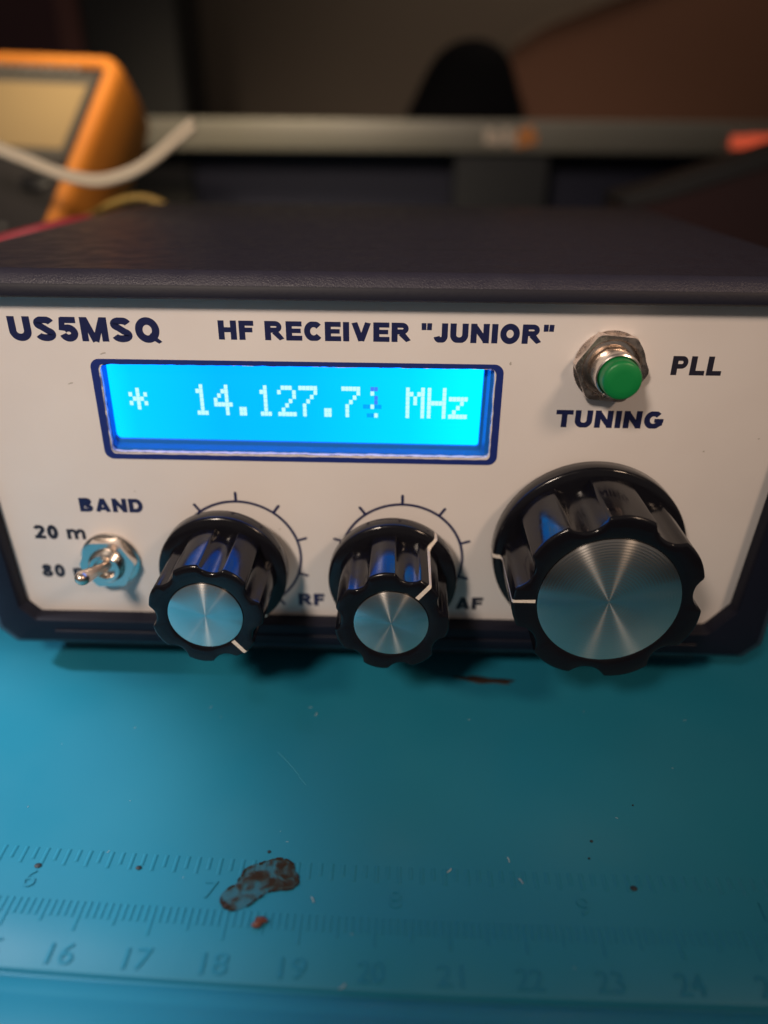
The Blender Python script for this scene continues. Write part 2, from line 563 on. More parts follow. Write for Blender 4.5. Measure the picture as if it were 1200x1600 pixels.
def hexnut(bm, cx, cz, rad, phase, h0, h1, hole, n=60):
    """Chamfered hexagonal nut with a round hole at the front."""
    def hx(rr, k):
        a = 2 * PI * k / n
        d = (a - phase + PI / 6) % (PI / 3) - PI / 6
        # vertices sit at phase + k*60 degrees
        e = (a - phase) % (PI / 3) - PI / 6
        return rr * math.cos(PI / 6) / math.cos(e)

    def ring(f, h):
        out = []
        for k in range(n):
            r = f(k)
            a = 2 * PI * k / n
            out.append((cx + r * math.cos(a), -h, cz + r * math.sin(a)))
        return out
    lim = rad * 0.965
    loft(bm, [ring(lambda k: hx(rad, k), h0), ring(lambda k: hx(rad, k) if hx(rad, k) < lim else hx(rad, k), h1 - 0.45),
              ring(lambda k: min(hx(rad, k), lim), h1), ring(lambda k: hole + 0.25, h1), ring(lambda k: hole, h1 - 0.3), ring(lambda k: hole, h0)], False, False)
    return bm


# ------------------------------------------------------------------ the setting: desk and wall
bm = bmesh.new()
box(bm, -600, 700, -300, 440, -90, -59.2)
obj("desk", bm, M['desk'], kind='structure')
bm = bmesh.new()
box(bm, -900, 1000, 440, 460, -90, 700)
obj("wall", bm, M['wall'], kind='structure')

# ------------------------------------------------------------------ work mat with its moulded rulers


def bend(x):
    return 2.1 * ((75 - x) / 87.0) ** 2 if x < 75 else 0.0


ZM = -57.0
mat_root = thing("work_mat", (40, 40, -59), "teal silicone work mat with moulded inch and centimetre rulers under the radio", "mat")
bm = bmesh.new()
prof = [(260, -59.0), (260, ZM), (-30, ZM), (-45, ZM), (-52, ZM), (-61.0, ZM), (-61.15, ZM - 0.12), (-61.3, ZM - 0.65), (-61.75, ZM - 0.72), (-61.95, ZM - 0.2), (-62.15, ZM + 0.05),
        (-63.8, ZM + 0.12), (-64.6, ZM + 0.25), (-65.2, ZM + 0.6), (-68, ZM + 0.7), (-78, ZM + 0.6), (-80, ZM), (-80.5, -59.0)]
xs = [-220] + [-120 + i * 8 for i in range(36)] + [260]
cols = [[bm.verts.new((x, t + (bend(max(x, -60)) * min(1, max(0, (-t - 20) / 20))), z)) for t, z in prof] for x in xs]
for a, b in zip(cols, cols[1:]):
    for i in range(len(prof) - 1):
        bm.faces.new((a[i], a[i + 1], b[i + 1], b[i]))
    bm.faces.new((a[-1], a[0], b[0], b[-1]))
bm.faces.new(cols[0])
bm.faces.new(cols[-1])
obj("mat_sheet", bm, M['mat'], mat_root, smooth=50)


def ridge(bm, x, t0, t1, wd, hgt):
    """Raised moulded line from t0 to t1 across the mat."""
    o = bend(x)
    q = [(x - wd, t0 + o, ZM - 0.02), (x + wd, t0 + o, ZM - 0.02), (x + wd, t1 + o, ZM - 0.02), (x - wd, t1 + o, ZM - 0.02)]
    k = 0.3
    p = [(x - wd * k, t0 + o - 0.1, ZM + hgt), (x + wd * k, t0 + o - 0.1, ZM + hgt), (x + wd * k, t1 + o + 0.1, ZM + hgt), (x - wd * k, t1 + o + 0.1, ZM + hgt)]
    loft(bm, [q, p], False, True)


bm = bmesh.new()
for i in range(-40, 84):                                # sixteenths of an inch
    x = 46.4 + i * 25.75 / 16
    if -60 < x < 160:
        ridge(bm, x, -43.5, -46.3 if i % 2 == 0 else -45.6, 0.38, 0.12)
obj("inch_ruler_line", bm, M['mat'], mat_root)
bm = bmesh.new()
for i in range(-60, 130):                               # millimetres
    x = 43.2 + i * 0.995
    if -45 < x < 150:
        ridge(bm, x, -51.5, -55.8 if i % 10 == 0 else (-54.7 if i % 5 == 0 else -53.9), 0.27, 0.11)
obj("centimetre_ruler_line", bm, M['mat'], mat_root)


def numeral(body, xc, tb, tt, wd, hgt=0.16):
    me = text_mesh(body, 0.0)
    a, b = min(v.co.x for v in me.vertices), max(v.co.x for v in me.vertices)
    c, d = min(v.co.y for v in me.vertices), max(v.co.y for v in me.vertices)
    bm = bmesh.new()
    bm.from_mesh(me)
    bpy.data.meshes.remove(me)
    f = bmesh.ops.extrude_face_region(bm, geom=list(bm.faces))
    top = {g for g in f['geom'] if isinstance(g, bmesh.types.BMVert)}
    for v in bm.verts:
        v.co = (xc + ((v.co.x - a) / (b - a) - 0.5) * wd, tb + (v.co.y - c) / (d - c) * (tt - tb) + bend(xc), ZM + hgt if v in top else ZM - 0.02)
    me = bpy.data.meshes.new("numeral")
    bm.to_mesh(me)
    bm.free()
    return me


for n in range(5, 12):
    obj("ruler_numeral", numeral(str(n), 46.2 + (n - 8) * 25.75 - 0.3, -50.0, -47.3, 1.8 if n < 10 else 3.3), M['mat'], mat_root)
for n in range(14, 28):
    obj("ruler_numeral", numeral(str(n), 43.2 + (n - 20) * 9.95 - 0.2, -60.3, -57.5, 3.4, 0.15), M['mat'], mat_root)

# dried flux residue on the mat
st = [(21.9, -49.6), (22.0, -48.3), (23.4, -46.9), (24.0, -45.6), (24.6, -44.2), (26.6, -43.3), (29.0, -42.5), (31.0, -43.3), (31.7, -44.6), (32.4, -46.2), (31.4, -47.4), (29.6, -47.7), (28.3, -48.0),
      (27.2, -48.9), (25.7, -50.2), (24.2, -50.9), (22.8, -50.7)]


def smooth_outline(pts, sub=5):
    P = [Vector(p) for p in pts]
    k = len(P)
    out = []
    for i in range(k):
        p0, p1, p2, p3 = P[i - 1], P[i], P[(i + 1) % k], P[(i + 2) % k]
        for j in range(sub):
            t = j / sub
            q = 0.5 * (2 * p1 + (p2 - p0) * t + (2 * p0 - 5 * p1 + 4 * p2 - p3) * t * t + (3 * p1 - p0 - 3 * p2 + p3) * t ** 3)
            out.append((q.x + random.uniform(-0.07, 0.07), q.y + random.uniform(-0.07, 0.07)))
    return out


def blob(outline, h, dome=0.6):
    """Low domed puddle on the mat."""
    c = Vector((sum(p[0] for p in outline) / len(outline), sum(p[1] for p in outline) / len(outline)))
    bm = bmesh.new()
    lo = [[(p[0], p[1], ZM - 0.02) for p in outline]]
    for f, z in ((0.985, h * 0.7), (0.94, h), (0.8, h * 0.75), (0.4, h * dome), (0.1, h * dome)):
        lo.append([(c.x + (p[0] - c.x) * f, c.y + (p[1] - c.y) * f, ZM + z + 0.21) for p in outline])
    loft(bm, lo)
    return bm


so = smooth_outline(st)
obj("brown_mark", blob(so, 0.05, 0.9), M['stain'], mat_root, smooth=60, label="dark brown dried residue across the inch ruler")
bm = bmesh.new()
c = Vector((27.2, -46.8))
k = len(so)
for i in range(k):                                      # broken dark rim of the puddle
    if (i % 17) in (2, 3, 4, 5, 6, 9, 10, 11, 14):
        continue
    a, b = Vector(so[i]), Vector(so[(i + 1) % k])
    wv = 0.16 + 0.14 * math.sin(i * 0.9) + (0.8 if i > 76 and i < 84 else 0)
    ai, bi = a + (c - a).normalized() * max(wv * 0.7, 0.06), b + (c - b).normalized() * max(wv * 0.7, 0.06)
    loft(bm, [[(a.x, a.y, ZM), (b.x, b.y, ZM), (bi.x, bi.y, ZM), (ai.x, ai.y, ZM)], [(a.x, a.y, ZM + 0.36), (b.x, b.y, ZM + 0.36), (bi.x, bi.y, ZM + 0.37), (ai.x, ai.y, ZM + 0.37)]], False)
obj("stain_rim", bm, M['stain_edge'], mat_root)
bm = bmesh.new()
bmesh.ops.create_icosphere(bm, subdivisions=3, radius=1)
for v in bm.verts:
    kx = 1 + 0.25 * math.sin(v.co.x * 5 + v.co.y * 3) + random.uniform(-0.06, 0.06)
    x, y = v.co.x * 1.05 * kx, v.co.y * 0.6 * kx
    v.co = (27.9 + x * 0.8 - y * 0.5, -52.5 + x * 0.55 + y * 0.9, ZM + 0.42 + v.co.z * 0.45)
obj("crumb", bm, M['crumb'], None, smooth=60, label="small red-brown crumb on the mat below the brown stain", cat="crumb")
bm = bmesh.new()
bmesh.ops.create_icosphere(bm, subdivisions=3, radius=1)
for v in bm.verts:
    kx = 1 + 0.3 * math.sin(v.co.x * 6 + v.co.y * 4) + random.uniform(-0.05, 0.05)
    v.co = (62.5 + v.co.x * 5.2 * kx, -1.4 + v.co.y * 0.9 * kx - 0.5 * v.co.x, ZM + 0.1 + v.co.z * 0.22)
obj("brown_mark", bm, M['stain_edge'], mat_root, smooth=60, label="thin dark brown patch under the middle knob")  # low dark brown patch sharing the residue rim's material

bm = bmesh.new()
for x, y, r in [(-5.4, -44.8, 0.42), (9.1, -44.7, 0.34), (79.2, -45.7, 0.42), (27.3, -41.4, 0.22), (75.0, -38.0, 0.2), (74.0, -41.0, 0.15), (83, -31, 0.12)]:
    b2 = bmesh.new()
    bmesh.ops.create_icosphere(b2, subdivisions=2, radius=1, matrix=Matrix.Translation((x, y, ZM + 0.08)) @ Matrix.Diagonal((r * 1.3, r, 0.18, 1)))
    me = bpy.data.meshes.new("t")
    b2.to_mesh(me)
    b2.free()
    bm.from_mesh(me)
    bpy.data.meshes.remove(me)
obj("dark_dust", bm, M['speck_dark'], None, label="scattered dark specks of dirt lying on the teal mat", cat="dust", kind='stuff')
bm = bmesh.new()
for i in range(24):
    x, y = random.uniform(-12, 100), random.uniform(-60, -8)
    if i < 6:
        x, y = [(34.5, -49.0), (39.5, -60.6), (62.2, -41.6), (53.5, -43.8), (63.5, -45.2), (31, -12)][i]
    a, l = random.uniform(0, PI), random.uniform(0.08, 0.25) if i > 5 else 0.45
    ca, sa, h = math.cos(a) * l, math.sin(a) * l, 0.035
    p = [(x - ca, y - sa), (x + ca * 0.2 + sa * 0.2, y + sa * 0.2 - ca * 0.2), (x + ca, y + sa)]
    z = ZM + (0.26 if y < -43 else 0.04)
    tube(bm, [(q[0], q[1], z) for q in p], 0.04 if i > 5 else 0.08, 5, 2)
obj("pale_lint", bm, M['speck_pale'], None, label="tiny pale bits of lint strewn over the teal mat", cat="lint", kind='stuff')
bm = bmesh.new()
tube(bm, [(25.5, -21.5, ZM), (27.6, -23.8, ZM), (29.8, -26.6, ZM)], 0.06, 6, 4)
tube(bm, [(29.8, -26.9, ZM), (31.2, -28.6, ZM)], 0.05, 6, 3)
obj("scuff_mark", bm, M['scuff'], mat_root)

# ------------------------------------------------------------------ the radio receiver
radio = thing("radio_receiver", (41.5, 55, -57), "dark boxed radio receiver with white front panel, lit blue display and three knobs", "radio")

# case: outer body with a raised front frame around the recessed panel
CX = 41.5


def case_loop(y, inset, draft=True):
    z0, z1 = -50.5 + inset, 18.7 - inset
    xt, xb = 73.2 - inset, 72.0 - inset
    k = 2.9
    return [(x, y, z) for x, z in rounded([(CX - xt, z1, 2.2), (CX + xt, z1, 2.2), (CX + xb, z0 + k, 1.5), (CX + xb - k, z0, 1.2), (CX - xb + k, z0, 1.2), (CX - xb, z0 + k, 1.5)], 7)]


def opening(y, g=0.0):
    return [(x, y, z) for x, z in rounded([(-27.0 - g, 14.7 + g, 1.5), (110.0 + g, 14.7 + g, 1.5), (106.2 + g, -39.0, 1.6), (102.2, -43.7 - g, 1.4), (-21.8, -43.7 - g, 1.2), (-24.1 - g, -41.2, 1.4)], 7)]


bm = bmesh.new()
loft(bm, [case_loop(-0.5, 0.0), case_loop(60, 0.0), case_loop(116, 0.0), case_loop(118.5, 1.6)], False, True)
obj("case_shell", bm, M['case'], radio, smooth=35)
bm = bmesh.new()
fl = [opening(0.6, 0.0), opening(-2.5, 0.0), opening(-3.0, 0.35), case_loop(-3.0, 2.3), case_loop(-2.7, 1.9)]
loft(bm, fl, False, False)
frame = obj("front_frame", bm, M['frame'], radio, smooth=40)
bm = bmesh.new()
loft(bm, [case_loop(-2.7, 1.9), case_loop(-1.8, 0.75), case_loop(-0.9, 0.12), case_loop(-0.5, 0.0)], False, False)
obj("front_edge", bm, M['case'], radio, smooth=60)
bm = bmesh.new()
box(bm, -20, 103, 1.5, 116, -53.0, -50.0)
bevelled(bm, 0.5)
obj("base_shell", bm, M['base'], radio)
for fx, fy in ((-10, 14), (93, 14), (-10, 104), (93, 104)):
    bm = bmesh.new()
    vs = [[(fx + r * math.cos(2 * PI * k / 40), fy + r * math.sin(2 * PI * k / 40), z) for k in range(40)] for r, z in ((5.5, -52.3), (5.5, -56.5), (5.0, -57.0))]
    loft(bm, vs)
    obj("rubber_foot", bm, M['base'], radio, smooth=40)
# moulded step lines along the frame's lower lip
bm = bmesh.new()
box(bm, -18.5, 100.5, -3.25, -2.9, -47.2, -46.1)
bevelled(bm, 0.12, 1)
obj("lip_strip", bm, M['frame'], radio)
bm = bmesh.new()
for x0, x1, y0 in ((3.0, 41.0, 24.0), (45.5, 69.5, 24.3), (1.0, 36.0, 32.0), (39, 62, 37.5), (5, 20, 37.8)):
    box(bm, x0, x1, y0, y0 + 0.45, 18.55, 18.72)
obj("case_top_line", bm, M['base'], radio)  # thin dark lines along the case top

# white front panel with the display cut-out, a little ragged where it was cut by hand


def ragged(ol, amp, step=0.9):
    out = []
    k = len(ol)
    for i in range(k):
        a, b = Vector(ol[i]), Vector(ol[(i + 1) % k])
        n = max(1, int((b - a).length / step))
        for j in range(n):
            p = a.lerp(b, j / n)
            out.append((p.x + random.uniform(-amp, amp), p.y + random.uniform(-amp, amp)))
    return out


cut = ragged(rounded([(-3.25, 3.95, 0.9), (60.2, 3.95, 0.9), (60.2, -11.3, 0.8), (-3.35, -11.3, 0.8)], 5), 0.07)
plate = rounded([(-27.6, 15.6, 1.0), (110.6, 15.6, 1.0), (106.9, -38.8, 1.5), (102.5, -44.4, 1.5), (-22.2, -44.4, 1.2), (-24.9, -41.0, 1.4)], 5)
panel = obj("front_panel", sheet([plate, cut], 0.0, 1.6), M['panel'], radio)
ring_in = ragged(rounded([(-3.3, 3.9, 0.9), (60.4, 4.0, 0.9), (60.35, -11.62, 0.8), (-3.4, -11.58, 0.8)], 5), 0.05)
ring_out = rounded([(-4.55, 4.72, 1.5), (61.55, 4.72, 1.5), (61.55, -12.5, 1.5), (-4.6, -12.5, 1.5)], 10)
obj("display_border", sheet([ring_out, ring_in], -0.06, -0.01), M['border'], panel)
c2 = [(x + (0.16 if x < 28 else -0.16), z + (0.1 if z < -4 else -0.02)) for x, z in cut]
obj("cut_edge", sheet([ragged(rounded([(-3.4, 3.98, 0.8), (60.5, 3.98, 0.8), (60.45, -11.66, 0.7), (-3.5, -11.62, 0.7)], 5), 0.03), ragged(c2[::2], 0.05)], -0.008, 0.12), M['cut'], panel)

for body, x0, x1, zb, zt, ink, wt in (
        ("US5MSQ", -16.6, 7.5, 7.5, 11.3, 'ink', 0.31),
        ("HF RECEIVER \"JUNIOR\"", 16.55, 68.75, 8.08, 11.08, 'ink', 0.315),
        ("PLL", 87.7, 95.6, 3.45, 6.5, 'black_ink', 0.30),
        ("TUNING", 70.6, 88.0, -5.55, -2.6, 'ink', 0.315),
        ("BAND", -10.8, 0.55, -22.75, -20.05, 'ink', 0.315),
        ("20 m", -20.0, -10.6, -28.35, -25.6, 'black_ink', 0.29),
        ("80 m", -20.15, -10.9, -36.35, -33.7, 'black_ink', 0.29),
        ("RF", 26.95, 31.85, -41.5, -38.85, 'ink', 0.32),
        ("AF", 56.05, 61.15, -41.65, -38.95, 'black_ink', 0.32)):
    obj("lettering", lettering(body, x0, x1, zb, zt, wt), M[ink], panel)


def dial_scale(cx, cz, r=10.9):
    bm = bmesh.new()
    n = 120
    a0, a1 = R(-54), R(234)
    for i in range(n):
        t, u = a0 + (a1 - a0) * i / n, a0 + (a1 - a0) * (i + 1) / n
        q = [(rr, aa) for rr, aa in ((r - 0.24, t), (r + 0.24, t), (r + 0.24, u), (r - 0.24, u))]
        bm.faces.new([bm.verts.new((cx + rr * math.cos(aa), -0.03, cz + rr * math.sin(aa))) for rr, aa in q])
    for k in range(9):
        a = R(-54 + 36 * k)
        d, s = Vector((math.cos(a), math.sin(a))), Vector((-math.sin(a), math.cos(a)))
        out = [d * (r + 0.1) - s * 0.25]
        out = [d * (r + 0.1) + s * 0.25, d * (r + 0.1) - s * 0.25]
        for j in range(7):
            b = -PI / 2 + PI * j / 6
            out.append(d * (r + 1.65 + 0.25 * math.cos(b)) + s * 0.25 * math.sin(b))
        bm.faces.new([bm.verts.new((cx + p.x, -0.036, cz + p.y)) for p in out])
    return bm


obj("dial_scale", dial_scale(16.95, -31.1), M['ink'], panel)
obj("dial_scale", dial_scale(45.93, -31.1), M['ink'], panel)
for x, z, a, b in ((-8.3, 0.6, 0.45, 0.12), (95.5, -9.4, 0.16, 0.14), (-0.5, -18.6, 0.14, 0.1), (62.5, 4.9, 0.15, 0.3), (-2.2, 5.6, 0.5, 0.12), (104, -7, 0.15, 0.12), (24.3, -25.5, 0.12, 0.12)):
    bm = bmesh.new()
    vs = [bm.verts.new((x + a * math.cos(k * PI / 4) + 0.1 * math.sin(k * 3), -0.02, z + b * math.sin(k * PI / 4) + 0.3 * a * math.cos(k * PI / 4))) for k in range(8)]
    bm.faces.new(vs)
    obj("panel_smudge", bm, M['smudge'], panel)

# display module behind the cut-out
win = rounded([(-2.95, 5.4, 0.8), (58.7, 5.4, 0.8), (58.5, -9.85, 0.5), (-3.05, -9.55, 0.9)], 6)
bez = rounded([(-6.5, 8, 0.5), (64, 8, 0.5), (64, -15, 0.5), (-6.5, -15, 0.5)], 4)
bm = bmesh.new()


def wloop(y, l, r_, t, b):
    return [(x, y, z) for x, z in rounded([(-2.95 - l, 5.4 + t, 0.8), (58.7 + r_, 5.4 + t, 0.8), (58.5 + r_, -9.9 - b, 0.5), (-3.05 - l, -9.6 - b, 0.9)], 6)]


loft(bm, [wloop(2.45, 0, 0, 0, 0), wloop(2.1, 0.05, 0.12, 0, 0.1), wloop(1.95, 0.1, 0.55, 0, 0.75), wloop(1.1, 0.2, 1.0, 0, 1.3), wloop(0.95, 0.5, 1.6, 0.5, 1.9), wloop(0.95, 4, 5, 3, 5), wloop(2.4, 4, 5, 3, 5)], False, False)
display = obj("display", bm, M['bezel'], radio, smooth=30)
bm = bmesh.new()
vs = [bm.verts.new(p) for p in ((-6, 2.5, 7.5), (62, 2.5, 7.5), (62, 2.5, -14), (-6, 2.5, -14))]
# lit sheet with a little thickness
g = bmesh.new()
box(g, -3.6, 59.2, 2.46, 3.0, -10.6, 6.2)
obj("lit_screen", g, M['screen'], display)
bm.free()

FONT5 = {'*': ["00000", "00100", "10101", "01110", "10101", "00100", "00000"],
         '1': ["00100", "01100", "00100", "00100", "00100", "00100", "01110"],
         '4': ["00010", "00110", "01010", "10010", "11111", "00010", "00010"],
         '.': ["00000", "00000", "00000", "00000", "00000", "01100", "01100"],
         '2': ["01110", "10001", "00001", "00010", "00100", "01000", "11111"],
         '7': ["11111", "00001", "00010", "00100", "01000", "01000", "01000"],
         'M': ["10001", "11011", "10101", "10101", "10001", "10001", "10001"],
         'H': ["10001", "10001", "10001", "11111", "10001", "10001", "10001"],
         'z': ["00000", "00000", "11111", "00010", "00100", "01000", "11111"],
         '?': ["00000", "00100", "00000", "00000", "00100", "00000", "00010"],
         'g': ["00000", "00000", "00000", "00000", "11011", "00000", "01100"],
         'v': ["00110", "00000", "00010", "00010", "00000", "00000", "00000"]}
PW, DP, DH = 3.55, 0.6217, 0.758


def pixels(seq):
    bm = bmesh.new()
    for cell, chh in seq:
        for r_, row in enumerate(FONT5[chh]):
            for c_, b_ in enumerate(row):
                if b_ == '1':
                    x, z = cell * PW + c_ * DP, -r_ * DH
                    bm.faces.new([bm.verts.new(p) for p in ((x + 0.01, 2.44, z - 0.01), (x + DP - 0.03, 2.44, z - 0.01), (x + DP - 0.03, 2.44, z - DH + 0.03), (x + 0.01, 2.44, z - DH + 0.03))])
    return bm


obj("lit_characters", pixels([(i, c_) for i, c_ in enumerate("*  14.127.7? MHz") if c_ != ' ']), M['pixel'], display)
obj("fading_character", pixels([(11, 'g')]), M['ghost'], display)
obj("fading_character", pixels([(11, 'v')]), M['ghost_violet'], display)


# knobs: fluted black bodies on a round skirt with a turned metal inlay and a painted pointer
def knob(cx, cz, r0, rs, rc, phase, skirt, hs0, hs1, htop, rdisc, pointer):
    def rad(a):
        d = (a - phase + PI / 7) % (2 * PI / 7) - PI / 7
        q = rs * rs - (rc * math.sin(d)) ** 2
        # lobes are nearly flat between the scallops
        dl = (a - phase) % (2 * PI / 7) - PI / 7
        base = r0 * (0.985 + 0.015 * math.cos(dl * 7))
        if q <= 0:
            return base
        s = rc * math.cos(d) - math.sqrt(q)
        k = 0.30
        h_ = max(k - abs(base - s), 0) / k
        return min(base, s) - h_ * h_ * k * 0.25
    n = 392
    A = [2 * PI * i / n for i in range(n)]
    RR = [rad(a) for a in A]

    def ring(f, h):
        return [(cx + f(r) * math.cos(a), -h, cz + f(r) * math.sin(a)) for a, r in zip(A, RR)]
    bm = bmesh.new()
    e = 0.5
    loft(bm, [ring(lambda r: r + 0.30, hs1 - 0.3), ring(lambda r: r + 0.12, hs1 + 0.35), ring(lambda r: r, hs1 + 0.9), ring(lambda r: r, htop - e), ring(lambda r: r - 0.07, htop - 0.25), ring(lambda r: r - 0.22, htop - 0.07), ring(lambda r: r - 0.5, htop),
              ring(lambda r: rdisc + 0.22, htop - 0.02), ring(lambda r: rdisc + 0.08, htop - 0.12), ring(lambda r: rdisc + 0.06, htop - 0.5)], False, True)
    body = obj("knob", bm, M['bakelite'], radio, smooth=38)
    bm = bmesh.new()
    lathe(bm, cx, cz, [(skirt * 0.7, 0.6), (skirt * 0.7, hs0), (skirt - 0.15, hs0), (skirt, hs0 + 0.25), (skirt, hs1 - 0.75), (skirt - 0.12, hs1 - 0.4), (skirt - 0.45, hs1 - 0.18), (r0 - 0.3, hs1), (r0 * 0.6, hs1)], 160)
    obj("knob_skirt", bm, M['bakelite'], body, smooth=38)
    bm = bmesh.new()
    lathe(bm, cx, cz, [(rdisc, htop - 0.4), (rdisc, htop + 0.02), (rdisc - 0.1, htop + 0.06), (rdisc * 0.5, htop + 0.065), (0.05, htop + 0.07)], 128)
    obj("metal_inlay", bm, M['alu'], body, smooth=30)
    # painted pointer line: across the face, down the side and over the skirt
    a = pointer
    rp = rad(a)
    wv = 0.3
    path = [(rdisc + 0.28, htop + 0.03), (rp - 0.5, htop + 0.035), (rp - 0.15, htop - 0.02), (rp + 0.05, htop - 0.3), (rp + 0.05, hs1 + 0.9), (rp + 0.2, hs1 + 0.35), (rp + 0.45, hs1 + 0.06), (skirt - 0.42, hs1 - 0.12), (skirt + 0.01, hs1 - 0.42), (skirt + 0.05, hs1 - 0.8), (skirt + 0.05, hs0 + 0.6)]
    bm = bmesh.new()
    ct, sn = math.cos(a), math.sin(a)
    pv = None
    for r_, h in path:
        j = random.uniform(-0.06, 0.06)
        row = [bm.verts.new((cx + r_ * ct - s_ * (wv + j) * sn, -h, cz + r_ * sn + s_ * (wv + j) * ct)) for s_ in (-1, 1)]
        if pv:
            bm.faces.new((pv[0], pv[1], row[1], row[0]))
        pv = row
    obj("pointer_line", bm, M['line'], body)
    return body


knob(15.0, -31.3, 9.25, 2.6, 10.6, R(80), 11.15, 3.4, 6.6, 18.7, 5.95, R(-50))
knob(44.45, -32.1, 9.25, 2.6, 10.6, R(74), 11.15, 3.4, 6.6, 18.6, 5.9, R(50))
knob(78.15, -27.4, 14.95, 3.7, 16.6, R(6), 16.45, 1.0, 4.4, 18.2, 11.05, R(181))

# green push button in its hexagonal nut
bx, bz = 77.95, 4.8
bm = bmesh.new()
lathe(bm, bx, bz, [(5.2, 0.0), (5.6, 0.05), (5.6, 0.35), (3.0, 0.4)], 80, True, False)
btn = obj("push_button", bm, M['nut'], radio, smooth=40)
bm = bmesh.new()
hexnut(bm, bx, bz, 5.9, R(55), 0.36, 2.1, 4.4)
obj("hex_nut", bm, M['nut'], btn, smooth=30)
bm = bmesh.new()
lathe(bm, bx, bz, [(4.3, 0.4), (4.3, 0.8), (3.6, 0.9), (3.5, 1.2), (3.5, 5.6), (3.4, 6.0), (3.2, 6.1), (3.05, 5.9), (3.0, 3.0)], 96)
obj("collar", bm, M['chrome'], btn, smooth=40)
bm = bmesh.new()
lathe(bm, bx, bz, [(2.95, 3.2), (2.95, 8.0), (2.84, 8.32), (2.6, 8.5), (1.5, 8.55), (0.05, 8.56)], 96)
obj("button_cap", bm, M['green'], btn, smooth=45)

# toggle switch
tx, tz = -6.7, -32.2
bm = bmesh.new()
lathe(bm, tx, tz, [(5.25, 0.0), (5.3, 0.08), (5.3, 0.5), (5.1, 0.62), (3.2, 0.66)], 96, True, False)
tog = obj("toggle_switch", bm, M['chrome'], radio, smooth=40)
bm = bmesh.new()
hexnut(bm, tx, tz, 5.1, R(62), 0.62, 2.5, 3.05)
obj("hex_nut", bm, M['chrome'], tog, smooth=30)
bm = bmesh.new()
pr = [(3.0, 0.7)]
for i in range(4):
    pr += [(2.95, 2.1 + i * 0.35), (2.78, 2.28 + i * 0.35)]
pr += [(2.9, 3.6), (2.65, 3.9), (1.95, 3.95), (1.8, 3.6), (1.7, 2.6)]
lathe(bm, tx, tz, pr, 72)
obj("bushing", bm, M['chrome'], tog, smooth=40)
bm = bmesh.new()
p0, p1 = Vector((tx, -2.4, tz - 0.1)), Vector((tx - 0.35, -13.0, tz + 3.5))
ax = (p1 - p0).normalized()
ua = ax.cross(Vector((1, 0, 0))).normalized()
ub = ax.cross(ua)
Ln = (p1 - p0).length
loops = []
for t, r_ in ((0, 0.8), (0.1, 0.85), (0.5, 1.02), (0.86, 1.25)) + tuple((0.86 + 0.14 * math.sin(a * PI / 16), max(1.25 * math.cos(a * PI / 16), 0.03)) for a in range(1, 9)):
    loops.append([p0 + ax * Ln * t + r_ * (math.cos(2 * PI * k / 40) * ua + math.sin(2 * PI * k / 40) * ub) for k in range(40)])
loft(bm, loops)
obj("lever", bm, M['lever'], tog, smooth=40)

# ------------------------------------------------------------------ orange multimeter leaning behind the radio
A = Vector((-55.21, 190.0, 61.67))
U = Vector((0.98, -0.18, -0.04)).normalized()
W = Vector((0.16, 0.70, 0.69))
W = (W - U * W.dot(U)).normalized()
Nn = U.cross(W).normalized()                     # out of the meter's face


def mp(u, w_, n_):
    return A + U * u + W * w_ + Nn * n_


MW, ML = 88.0, 158.0
foot = mp(-MW / 2, -ML, -16)
meter = thing("multimeter", (foot.x, foot.y, foot.z), "orange cased digital multimeter with tan display leaning behind the radio", "multimeter")


def mloop(ins, n_, rr=9.0, bulge=0.0):
    return [tuple(mp(u, w_, n_)) for u, w_ in rounded([(-MW + ins - bulge, -ins, rr), (-ins + bulge + 0.5, -ins, rr), (-ins + bulge + 0.5, -ML + ins, rr), (-MW + ins - bulge, -ML + ins, rr)], 10)]


bm = bmesh.new()
loft(bm, [mloop(6.2, -4, 3.0), mloop(5.4, -0.6, 3.0), mloop(4.4, 0.3, 4.0), mloop(2.2, 0.4, 6.0), mloop(0.6, -0.9, 8.0), mloop(-0.4, -3.5, 9.0, 0), mloop(-1.0, -16, 9.5), mloop(-0.5, -25, 10, 0.5), mloop(2, -31, 9), mloop(8, -33, 7)], False, True)
obj("holster", bm, M['orange'], meter, smooth=60)


def mplate(u0, u1, w0, w1, n0, n1, rr=1.5):
    ol = rounded([(u0, w1, rr), (u1, w1, rr), (u1, w0, rr), (u0, w0, rr)], 6)
    bm = bmesh.new()
    loft(bm, [[tuple(mp(u, w_, n0)) for u, w_ in ol], [tuple(mp(u, w_, n1)) for u, w_ in ol]])
    return bm


